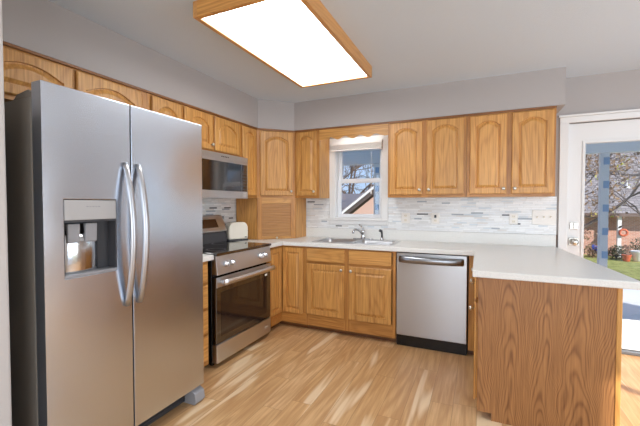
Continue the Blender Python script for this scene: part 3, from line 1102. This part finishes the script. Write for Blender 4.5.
# ------------------------------------------------------------------ range
def stove():
    o = (.33, -1.30, 0)
    root = empty('kitchen_range', 'stainless electric range with black glass oven door, below the microwave', 'range', o)
    Y0, Y1 = -1.690, -.902
    part('body', BX(.03, .61, Y0, Y1, .03, .895), M['black'], root, bevel=.003, off=o)
    part('cooktop', BX(.03, .668, Y0 - .001, Y1 + .001, .896, .918), M['black_glass'], root, bevel=.004, off=o)
    for cx, cy, r_ in ((.22, -1.12, .08), (.22, -1.49, .10), (.49, -1.12, .105), (.49, -1.49, .08)):
        bm = B()
        r0 = [bm.verts.new((cx + r_ * math.cos(a * PI / 16), cy + r_ * math.sin(a * PI / 16), .9184)) for a in range(32)]
        r1 = [bm.verts.new((cx + (r_ - .003) * math.cos(a * PI / 16), cy + (r_ - .003) * math.sin(a * PI / 16), .9184)) for a in range(32)]
        for k in range(32):
            bm.faces.new((r0[k], r0[(k + 1) % 32], r1[(k + 1) % 32], r1[k]))
        part('burner_ring', bm, M['mid_grey'], root, off=o)
    cp = part('control_panel', prism(B(), [(.61, .745), (.668, .745), (.652, .894), (.61, .894)], Y0 + .004, Y1, 1), M['steel'], root, bevel=.003, off=o)
    for yc in (-1.575, -1.50, -1.09, -1.02):
        bm = lathe(B(), [(.026, 0), (.024, .012), (.018, .016), (.017, .034), (.012, .036)], (.661, yc, .822), 'X', 18)
        k = part('knob', bm, M['chrome'], cp, True, off=o)
        part('knob_grip', BX(.695, .703, yc - .005, yc + .005, .806, .838), M['steel'], k, bevel=.002, off=o)
    # oven door: black frame, glass, stainless band and handle
    dr = part('oven_door', ring(B(), (Y0 + .004, Y1, .197, .725), (Y0 + .06, Y1 - .06, .25, .60), .61, .655, 0), M['black_glass'], root, bevel=.004, off=o)
    part('door_band', BX(.6555, .660, Y0 + .004, Y1, .645, .725), M['steel'], dr, bevel=.002, off=o)
    part('oven_window', BX(.640, .6545, Y0 + .06, Y1 - .06, .25, .60), plain('oven_glass', srgb(34, 26, 24), .06, 0, 1.0), dr, off=o)
    bm = B()
    box(bm, .6552, .6556, -1.0, -.96, .612, .632)
    part('door_sticker', bm, M['ivory'], dr, off=o)
    n = 16
    pts = [(.712 + .012 * math.sin(PI * i / n), Y0 + .03 + (Y1 - Y0 - .06) * i / n, .690) for i in range(n + 1)]
    h = part('handle', tube(B(), pts, .020, 12, flat=(1.0, 1.15)), M['handle'], dr, True, off=o)
    for yc in (Y0 + .055, Y1 - .055):
        part('handle_post', BX(.659, .712, yc - .015, yc + .015, .678, .702), M['chrome'], h, bevel=.004, off=o)
    sd = part('storage_drawer', BX(.61, .658, Y0 + .004, Y1, .045, .190), M['steel'], root, bevel=.004, off=o)
    bm = B()
    box(bm, .6582, .6586, -1.01, -.955, .115, .123)
    box(bm, .6582, .6586, -1.01, -.975, .100, .106)
    part('badge', bm, M['white'], sd, off=o)
    # back guard
    part('backguard_base', prism(B(), [(.012, .918), (.135, .918), (.120, 1.02), (.012, 1.02)], Y0 + .002, Y1 - .002, 1), M['dark_grey'], root, bevel=.003, off=o)
    bg = part('backguard', prism(B(), [(.012, 1.021), (.128, 1.021), (.134, 1.035), (.064, 1.178), (.052, 1.190), (.012, 1.190)], Y0 + .002, Y1 - .002, 1), M['steel'], root, bevel=.006, seg=3, off=o)
    bm = prism(B(), [(.110, 1.068), (.1192, 1.068), (.0790, 1.150), (.070, 1.150)], -1.36, -1.02, 1)
    part('display', bm, M['display'], bg, off=o)
    for yc in (Y0 + .06, Y1 - .06):
        part('foot', lathe(B(), [(.018, 0), (.018, .008), (.010, .010), (.010, .031)], (.56, yc, 0), n=12), M['black'], root, off=o)
        part('foot', lathe(B(), [(.018, 0), (.018, .008), (.010, .010), (.010, .031)], (.09, yc, 0), n=12), M['black'], root, off=o)
stove()

# ------------------------------------------------------------------ microwave
def microwave():
    o = (.2, -1.296, 1.357)
    root = empty('microwave', 'stainless over-the-range microwave mounted under the short oak cabinet', 'microwave', o)
    Y0, Y1, Z0, Z1 = -1.676, -.914, 1.357, 1.762
    part('body', BX(.002, .375, Y0, Y1, Z0 + .004, Z1 - .001), M['mid_grey'], root, bevel=.003, off=o)
    dr = part('door', ring(B(), (Y0, Y1 - .10, Z0, Z1 - .058), (Y0 + .05, Y1 - .101, Z0 + .068, Z1 - .075), .376, .402, 0), M['steel'], root, bevel=.003, off=o)
    part('door_window', BX(.385, .4015, Y0 + .05, Y1 - .102, Z0 + .068, Z1 - .075), M['black_glass'], dr, off=o)
    lt = part('cooktop_light', BX(.08, .15, -1.64, -1.36, Z0 - .002, Z0 + .003), M['tube'], root, off=o)
    vt = part('vent_panel', BX(.376, .402, Y0, Y1, Z1 - .056, Z1 - .001), M['steel'], root, bevel=.003, off=o)
    bm = B()
    for k in range(5):
        box(bm, .402, .4025, -1.31 + k * .022, -1.296 + k * .022, Z1 - .034, Z1 - .024)
    part('badge', bm, M['dark_grey'], vt, off=o)
    cp = part('control_panel', BX(.376, .402, Y1 - .098, Y1, Z0, Z1 - .058), M['steel'], root, bevel=.003, off=o)
    part('keypad', BX(.4021, .4035, Y1 - .098, Y1 - .014, Z0 + .068, Z1 - .075), M['black_glass'], cp, off=o)
    bm = B()
    for r_ in range(6):
        for c in range(3):
            y = Y1 - .086 + c * .024
            z = Z0 + .085 + r_ * .030
            box(bm, .4036, .404, y, y + .014, z, z + .012)
    part('keys', bm, M['dark_grey'], cp, off=o)
    bm = B()
    for r_ in range(2):
        for c in range(2):
            box(bm, .4022, .4026, Y1 - .07 + c * .025, Y1 - .055 + c * .025, Z0 + .02 + r_ * .022, Z0 + .032 + r_ * .022)
    part('labels', bm, M['white'], cp, off=o)
microwave()

# ------------------------------------------------------------------ dishwasher
def dishwasher():
    o = (2.135, -.3, 0)
    root = empty('dishwasher', 'stainless dishwasher with bar handle between sink base and peninsula', 'dishwasher', o)
    X0, X1 = 1.834, 2.438
    part('body', BX(X0, X1, -.595, -.03, .012, .862), M['dark_grey'], root, off=o)
    d = part('door', BX(X0 + .002, X1 - .002, -.632, -.597, .108, .862), steel('dishwasher_steel', srgb(186, 187, 190), .34), root, bevel=.006, seg=3, off=o)
    n = 20
    pts = [(X0 + .035 + (X1 - X0 - .07) * i / n, -.640 - .040 * math.sin(PI * i / n) ** .5, .806) for i in range(n + 1)]
    part('handle', tube(B(), pts, .016, 12, flat=(1.0, 1.9)), M['bar'], d, True, off=o)
    part('toe_panel', BX(X0 + .004, X1 - .004, -.600, -.585, .0, .100), M['black'], root, bevel=.002, off=o)
    part('control_edge', BX(X0 + .004, X1 - .004, -.628, -.600, .863, .867), M['black'], root, off=o)
dishwasher()

# ------------------------------------------------------------------ toaster
def toaster():
    root = empty('toaster', 'cream two-slice toaster on the counter between range and garage', 'toaster', (.152, -.778, CT1 + .001), R(62))
    w, d, h = .108, .062, .200
    prof = []
    for i in range(9):
        a = PI / 2 * i / 8
        prof.append((w - .045 + .045 * math.cos(a) - .008 * math.sin(a), h - .06 + .06 * math.sin(a)))
    pts = [(w, .02), (w + .001, .08)] + prof
    full = pts + [(-x, z) for x, z in reversed(pts)]
    bm = prism(B(), full, -d, d, 1)
    part('body', bm, M['cream'], root, bevel=.014, seg=4)
    part('base', prism(B(), rrect(-w - .004, w + .004, -d - .004, d + .004, .02), .0, .02), M['dark_grey'], root, bevel=.003)
    bm = B()
    for y in (-.03, .012):
        box(bm, -w + .04, w - .04, y, y + .018, h - .001, h + .001)
    part('slots', bm, M['black'], root)
    part('lever', BX(w + .002, w + .022, -.018, .018, .095, .11), M['dark_grey'], root, bevel=.003)
    part('dial', BX(w - .04, w - .02, -d - .003, -d, .035, .045), M['dark_grey'], root)
toaster()

# ------------------------------------------------------------------ outlets and switches
def outlet(x, z, label, duplex=True, w=.036, h=.058, plug=False, gangs=1):
    wd = w * (1 if gangs == 1 else 2.64)
    nm = 'wall_outlet' if duplex else 'light_switch_plate'
    root = empty(nm, label, 'outlet' if duplex else 'switch', (x, -.008, z), 0, 'wall outlets' if duplex else None)
    part('cover_plate', BX(-wd, wd, -.006, -.0002, -h, h), M['ivory'], root, bevel=.003)
    if duplex:
        for dz in (-.024, .024):
            r_ = part('socket', prism(B(), rrect(-.016, .016, dz - .013, dz + .013, .008), -.0085, -.006, 1), M['cream'], root)
            bm = B()
            for sx in (-.007, .005):
                box(bm, sx, sx + .002, -.0090, -.0085, dz - .004, dz + .006)
            part('slots', bm, M['dark_grey'], r_)
    else:
        for k in range(gangs):
            cx = (k - (gangs - 1) / 2) * .052
            part('toggle', prism(B(), [(-.006, -.004), (-.020, .010), (-.017, .014), (-.006, .008)], cx - .004, cx + .004, 0), M['cream'], root)
    if plug:
        part('night_light', BX(-.010, .010, -.030, -.009, .005, .035), M['dark_grey'], root, bevel=.004)
outlet(1.800, 1.153, 'ivory wall outlet nearest the sink window', h=.056, w=.045)
outlet(2.107, 1.155, 'ivory wall outlet above the dishwasher with a small dark plug', plug=True, h=.056, w=.04)
outlet(2.822, 1.160, 'ivory wall outlet left of the triple switch plate', h=.052)
outlet(3.070, 1.178, 'ivory triple light switch plate beside the back door', duplex=False, h=.068, gangs=3)

# ------------------------------------------------------------------ ceiling light
def ceiling_light():
    x0, x1, y0, y1, zb = 1.045, 1.700, -2.31, -.985, 2.350
    o = ((x0 + x1) / 2, (y0 + y1) / 2, zb)
    root = empty('ceiling_light', 'rectangular oak framed fluorescent ceiling light, lit', 'ceiling light', o)
    part('side_board', BX(x0, x0 + .028, y0, y1, zb, CEIL - .001), M['oak_y'], root, off=o)
    part('side_board', BX(x1 - .028, x1, y0, y1, zb, CEIL - .001), M['oak_y'], root, off=o)
    part('end_board', BX(x0 + .028, x1 - .028, y0, y0 + .028, zb, CEIL - .001), M['oak_h'], root, off=o)
    part('end_board', BX(x0 + .028, x1 - .028, y1 - .028, y1, zb, CEIL - .001), M['oak_h'], root, off=o)
    part('diffuser', BX(x0 + .029, x1 - .029, y0 + .029, y1 - .029, zb + .008, zb + .014), M['diffuser'], root, off=o)
ceiling_light()

# ------------------------------------------------------------------ outdoors
M['grass'] = None
def noise_mat(name, stops, scale=5, detail=5, rough=.9, vec=(1, 1, 1)):
    m, nt, p = mat(name)
    v = coords(nt, vec, False)
    n = NOISE(nt, v, scale, detail, .65)
    nt.links.new(RAMP(nt, n, stops), p.inputs['Base Color'])
    p.inputs['Roughness'].default_value = rough
    return m
M['grass'] = noise_mat('lawn_grass', [(.3, srgb(96, 104, 46)), (.5, srgb(146, 152, 78)), (.7, srgb(178, 170, 110))], 4)
M['bark'] = noise_mat('grey_bark', [(.3, srgb(66, 56, 52)), (.7, srgb(112, 98, 90))], 12, vec=(1, 1, .3))
M['leaf_brown'] = noise_mat('brown_leaves', [(.3, srgb(82, 62, 48)), (.7, srgb(146, 120, 88))], 3)
M['leaf_green'] = noise_mat('dark_green_leaves', [(.3, srgb(38, 44, 32)), (.7, srgb(84, 88, 60))], 6)
M['leaf_yellow'] = noise_mat('yellow_green_leaves', [(.3, srgb(140, 160, 40)), (.7, srgb(214, 206, 70))], 6)
M['petal_blue'] = plain('blue_petals', srgb(60, 90, 190), .6)
M['terracotta'] = plain('orange_terracotta', srgb(196, 92, 56), .7)
M['porch_blue'] = plain('porch_ceiling_blue', srgb(205, 228, 246), .6)
M['deck'] = plain('painted_deck', srgb(226, 230, 236), .5)

def shingles():
    m, nt, p = mat('grey_shingles')
    br = nt.nodes.new('ShaderNodeTexBrick')
    v = coords(nt, (1, 1, 1), False)
    nt.links.new(v, br.inputs['Vector'])
    br.inputs['Color1'].default_value = srgb(158, 150, 148)
    br.inputs['Color2'].default_value = srgb(128, 122, 122)
    br.inputs['Mortar'].default_value = srgb(92, 88, 90)
    br.inputs['Scale'].default_value = 1
    br.inputs['Brick Width'].default_value = .35
    br.inputs['Row Height'].default_value = .16
    br.inputs['Mortar Size'].default_value = .012
    nt.links.new(br.outputs[0], p.inputs['Base Color'])
    p.inputs['Roughness'].default_value = .9
    return m
M['shingles'] = shingles()

def bricks():
    m, nt, p = mat('pink_brick')
    tc = nt.nodes.new('ShaderNodeTexCoord')
    sp = nt.nodes.new('ShaderNodeSeparateXYZ')
    nt.links.new(tc.outputs['Object'], sp.inputs[0])
    cv = nt.nodes.new('ShaderNodeCombineXYZ')
    nt.links.new(MATH(nt, 'ADD', sp.outputs[0], sp.outputs[1]), cv.inputs[0])
    nt.links.new(sp.outputs[2], cv.inputs[1])
    br = nt.nodes.new('ShaderNodeTexBrick')
    nt.links.new(cv.outputs[0], br.inputs['Vector'])
    br.inputs['Color1'].default_value = srgb(206, 150, 128)
    br.inputs['Color2'].default_value = srgb(186, 128, 108)
    br.inputs['Mortar'].default_value = srgb(200, 180, 168)
    br.inputs['Scale'].default_value = 1
    br.inputs['Brick Width'].default_value = .22
    br.inputs['Row Height'].default_value = .075
    br.inputs['Mortar Size'].default_value = .01
    nt.links.new(br.outputs[0], p.inputs['Base Color'])
    p.inputs['Roughness'].default_value = .9
    return m
M['brick'] = bricks()

structure(part('ground', BX(-40, 60, .5, 80, -1.9, -1.7), M['grass']), 'green lawn behind the house', 'ground')

def bounce_board():  # unseen white sheet, added to bounce light into the porch
    bm = B()
    for a in ((-1.5, WX0 - .05, -1.7, 2.6), (WX0 - .05, WX1 + .05, -1.7, WZ0 - .05), (WX0 - .05, WX1 + .05, WZ1 + .05, 2.6), (WX1 + .05, DX0 - .03, -1.7, 2.6), (DX0 - .03, DX1 + .03, DZ1 + .03, 2.6), (DX1 + .03, 7.5, -1.7, 2.6)):
        box(bm, a[0], a[1], .1505, .158, a[2], a[3])
    structure(part('bounce_board', bm, M['white']), 'unseen white sheet on the outer kitchen wall, added to bounce light', 'bounce_board')
bounce_board()

def porch():
    bm = B()
    for k in range(29):
        y = .16 + k * .145
        box(bm, -1.5, 7.5, y, y + .139, -.15, -.115)
    deck = part('porch_deck', bm, M['deck'])
    tag(deck, 'pale blue-grey plank deck outside the back door', 'deck')
    part('deck_skirt', BX(-1.5, 7.5, 4.36, 4.40, -1.69, -.151), M['deck'], deck)
    root = empty('porch_roof', 'blue ceilinged porch roof with white beam outside', 'porch roof', (3, 1.6, 2.1))
    o = (3, 1.6, 2.1)
    part('porch_ceiling', BX(-1.5, 7.5, .16, 3.4, 2.40, 2.44), M['porch_blue'], root, off=o)
    part('beam', BX(-1.5, 7.5, 2.97, 3.11, 2.10, 2.40), M['white'], root, off=o)
    part('fascia', BX(-1.5, 7.5, 3.4, 3.43, 2.34, 2.52), M['white'], root, off=o)
    for (x, lb) in ((.66, 'white porch post seen through the sink window'), (4.30, 'white porch post seen through the back door glass')):
        p = empty('porch_post', lb, 'post', (x, 3.04, -.115), 0, 'porch posts')
        part('post_core', BX(-.055, .055, -.05, .05, 0, 2.21), M['white'], p, bevel=.004)
        bm = B()
        for k in range(6):
            z = .20 + k * .366
            box(bm, -.02, .056, -.054, -.05, z, z + .11)
        part('inlay_squares', bm, plain('post_inlay_blue', srgb(150, 178, 208), .5), p)
        part('post_base', BX(-.075, .075, -.07, .07, 0, .10), M['white'], p, bevel=.006)
porch()

def gable_house():
    """neighbour whose eave side faces us (seen through the door)"""
    o = (11, 24, -1.7)
    root = empty('brick_house', 'pink brick house with grey shingle roof seen through the back door', 'house', o, 0, 'neighbouring houses')
    part('wall', BX(5.5, 20, 21.6, 30, -1.7, .85), M['brick'], root, off=o)
    part('roof', prism(B(), [(20.8, .78), (26, 5.2), (31, .78), (31, .66), (26, 5.0), (20.8, .64)], 4.9, 20.6, 0), M['shingles'], root, off=o)
    part('gutter', BX(4.9, 20.6, 20.68, 20.8, .60, .78), plain('brown_gutter', srgb(104, 84, 76), .5), root, off=o)
    v = part('roof_vent', lathe(B(), [(.16, 0), (.15, .04), (.05, .16), (.035, .18), (.035, .42), (.045, .43), (.045, .46)], (10.45, 22.6, 2.22), n=12), M['white'], root, True, off=o)
    part('porch_column', BX(9.58, 9.76, 20.9, 21.08, -1.7, .78), M['white'], root, bevel=.01, off=o)
    w = part('window', BX(12.2, 13.6, 21.55, 21.6, -.6, .5), M['white'], root, off=o)
    part('pane', BX(12.3, 13.5, 21.53, 21.55, -.5, .4), M['black_glass'], w, off=o)
    bm = B()
    tube(bm, [(9.82 + .17 * math.cos(a * PI / 8), 20.82, -.30 + .17 * math.sin(a * PI / 8)) for a in range(17)], .06, 8, cap=False)
    tag(part('wreath', bm, M['terracotta'], None, True), 'round orange wreath beside the white column of the brick house', 'wreath')
gable_house()

def rake_house():
    """neighbour with its gable end towards us (seen through the sink window)"""
    o = (0, 12, -1.7)
    root = empty('gabled_house', 'pinkish gable end with white rake board seen through sink window', 'house', o, 0, 'neighbouring houses')
    # rake rises to the right from (-2.65,.9) at y=10
    ang = (1.863 - .90) / (2.674 - 1.428)
    xl, zl = -2.9, .72
    xr = 1.2
    zr = zl + ang * (xr - xl)
    part('wall', prism(B(), [(xl + .35, -1.7), (5.0, -1.7), (5.0, zl + .0), (xr, zr - .25), (xl + .35, zl)], 10.25, 16, 1), plain('pinkish_siding', srgb(206, 172, 156), .8, bump=(8, .1)), root, off=o)
    part('roof', prism(B(), [(xl, zl), (xr, zr), (5.4, zl), (5.4, zl + .12), (xr, zr + .14), (xl - .05, zl + .12)], 9.98, 16.3, 1), M['shingles'], root, off=o)
    bm = prism(B(), [(xl, zl - .02), (xr, zr - .02), (xr, zr + .07), (xl - .02, zl + .07)], 9.9, 9.97, 1)
    part('rake_board', bm, M['white'], root, off=o)
    bm = prism(B(), [(xl + .08, zl - .12), (xr, zr - .24), (xr, zr - .02), (xl, zl - .02)], 9.985, 10.24, 1)
    part('rake_soffit', bm, plain('dark_soffit', srgb(84, 74, 72), .8), root, off=o)
    # small lower house farther left
    o2 = (-6, 16, -1.7)
    r2 = empty('distant_house', 'low house with dark grey roof at lower left of the sink window view', 'house', o2, 0, 'neighbouring houses')
    part('wall', BX(-9.5, -3.6, 14.2, 18, -1.7, .98), plain('tan_siding', srgb(200, 168, 150), .8), r2, off=o2)
    part('roof', prism(B(), [(13.8, 1.0), (16, 1.9), (18.4, 1.0), (18.4, .92), (13.8, .92)], -9.9, -3.3, 0), plain('dark_roof', srgb(112, 108, 112), .9), r2, off=o2)
rake_house()

def leaf_cloud(bm, c, rad, n, size, rng, squash=(1, 1, 1)):
    for _ in range(n):
        while True:
            d = Vector((rng.uniform(-1, 1), rng.uniform(-1, 1), rng.uniform(-1, 1)))
            if d.length <= 1: break
        p = Vector(c) + Vector((d.x * rad * squash[0], d.y * rad * squash[1], d.z * rad * squash[2]))
        a = Vector((rng.uniform(-1, 1), rng.uniform(-1, 1), rng.uniform(-1, 1))).normalized()
        b = a.orthogonal().normalized()
        s = size * rng.uniform(.6, 1.3)
        vs = [bm.verts.new(p + a * s), bm.verts.new(p + b * s * .5), bm.verts.new(p - a * s), bm.verts.new(p - b * s * .5)]
        bm.faces.new(vs)

def tree(label, base, height, seed, spread=1.0, leaves=None, levels=5, lean=(0, 0)):
    rng = random.Random(seed)
    root = empty('tree', label, 'tree', base, 0, 'bare winter trees')
    bm = B()
    tips = []
    def grow(p, d, length, r_, lv):
        n = 4
        pts = [p.copy()]
        dd = d.copy()
        for i in range(n):
            dd = (dd + Vector((rng.uniform(-.16, .16), rng.uniform(-.16, .16), rng.uniform(-.05, .12)))).normalized()
            pts.append(pts[-1] + dd * length / n)
        rs = [r_ * (1 - .45 * i / n) for i in range(n + 1)]
        tube(bm, pts, rs, 6 if lv < 3 else 4, cap=False)
        if lv >= levels:
            tips.append(pts[-1])
            return
        for k in range(rng.choice((3, 3, 4)) if lv else 5):
            q = pts[rng.choice((2, 3, 4, 4))]
            a = rng.uniform(0, 2 * PI)
            tilt = rng.uniform(.35, .95) * spread
            o_ = dd.orthogonal().normalized()
            o_.rotate(Matrix.Rotation(a, 3, dd))
            nd = (dd * math.cos(tilt) + o_ * math.sin(tilt)).normalized()
            grow(q, nd, length * rng.uniform(.6, .78), r_ * .52, lv + 1)
    grow(Vector((0, 0, 0)), Vector((lean[0], lean[1], 1)).normalized(), height * .36, height * .017, 0)
    part('branches', bm, M['bark'], root)
    if leaves:
        bm = B()
        for t in tips:
            if rng.random() < leaves[1]:
                leaf_cloud(bm, t, .22, 7, .055, rng)
        part('leaves', bm, leaves[0], root)
    return root
tree('bare tree behind the gable roof, seen through the sink window', (-5.2, 19, -1.7), 10.5, 4, 1.0)
tree('slender bare tree left of the gable roof in the sink window', (-5.0, 12.6, -1.7), 7.5, 9, 1.0)
tree('bare tree with brown leaves at the left of the door glass', (5.0, 8.0, -1.7), 6.0, 21, 1.15, (M['leaf_brown'], 1))
tree('tall bare tree rising behind the brick house roof', (10.0, 40, -1.7), 17, 5, 1.1, (M['leaf_brown'], .2))
tree('young tree with a few yellow-green leaves right of the porch post', (8.9, 13.5, -1.7), 6.4, 17, 1.25, (M['leaf_yellow'], .08))

def bush(label, c, rad, leaf, seed, group='garden shrubs', n=260, flowers=None):
    rng = random.Random(seed)
    root = empty('garden_shrub', label, 'shrub', (c[0], c[1], c[2]), 0, group)
    bm = B()
    leaf_cloud(bm, (0, 0, rad * .9), rad, n, .07, rng, (1, .7, .9))
    part('foliage', bm, leaf, root)
    bm = B()
    for k in range(7):
        a = k * PI * 2 / 7
        tube(bm, [(0, 0, 0), (rad * .3 * math.cos(a), rad * .3 * math.sin(a), rad * .7), (rad * .6 * math.cos(a), rad * .45 * math.sin(a), rad * 1.3)], [.02, .015, .008], 5)
    part('stems', bm, M['bark'], root)
    if flowers:
        bm = B()
        leaf_cloud(bm, (0, -.1, rad * 1.25), rad * .5, 50, .07, rng, (1, .7, .8))
        part('flowers', bm, flowers, root)
bush('shrub with blue flowers against the brick wall, left of the post', (8.4, 20.3, -1.7), .45, M['leaf_brown'], 3, flowers=M['petal_blue'])
bush('low dark shrub at the far left of the door glass', (7.3, 20.6, -1.7), .55, M['leaf_green'], 4)
bush('dark shrub just right of the porch post against the brick wall', (9.35, 20.2, -1.7), .42, M['leaf_green'], 5)
bush('broad dark shrub behind the white planter', (10.75, 20.8, -1.7), .7, M['leaf_green'], 6, n=420)

def planter(label, c, m, s=1.0):
    root = empty('flower_pot', label, 'planter', c, 0, 'garden pots')
    part('pot', lathe(B(), [(.17 * s, 0), (.20 * s, .05 * s), (.27 * s, .40 * s), (.31 * s, .46 * s), (.31 * s, .5 * s), (.26 * s, .5 * s), (.25 * s, .46 * s)], (0, 0, 0), n=20), m, root, True)
    part('soil', lathe(B(), [(.245 * s, 0), (.245 * s, .01)], (0, 0, .47 * s), n=16), M['bark'], root)
planter('large white planter on the lawn edge at the brick house', (10.1, 19.6, -1.7), M['white'], 1.1)
planter('small terracotta pot beside the white planter', (9.55, 19.4, -1.7), M['terracotta'], .7)
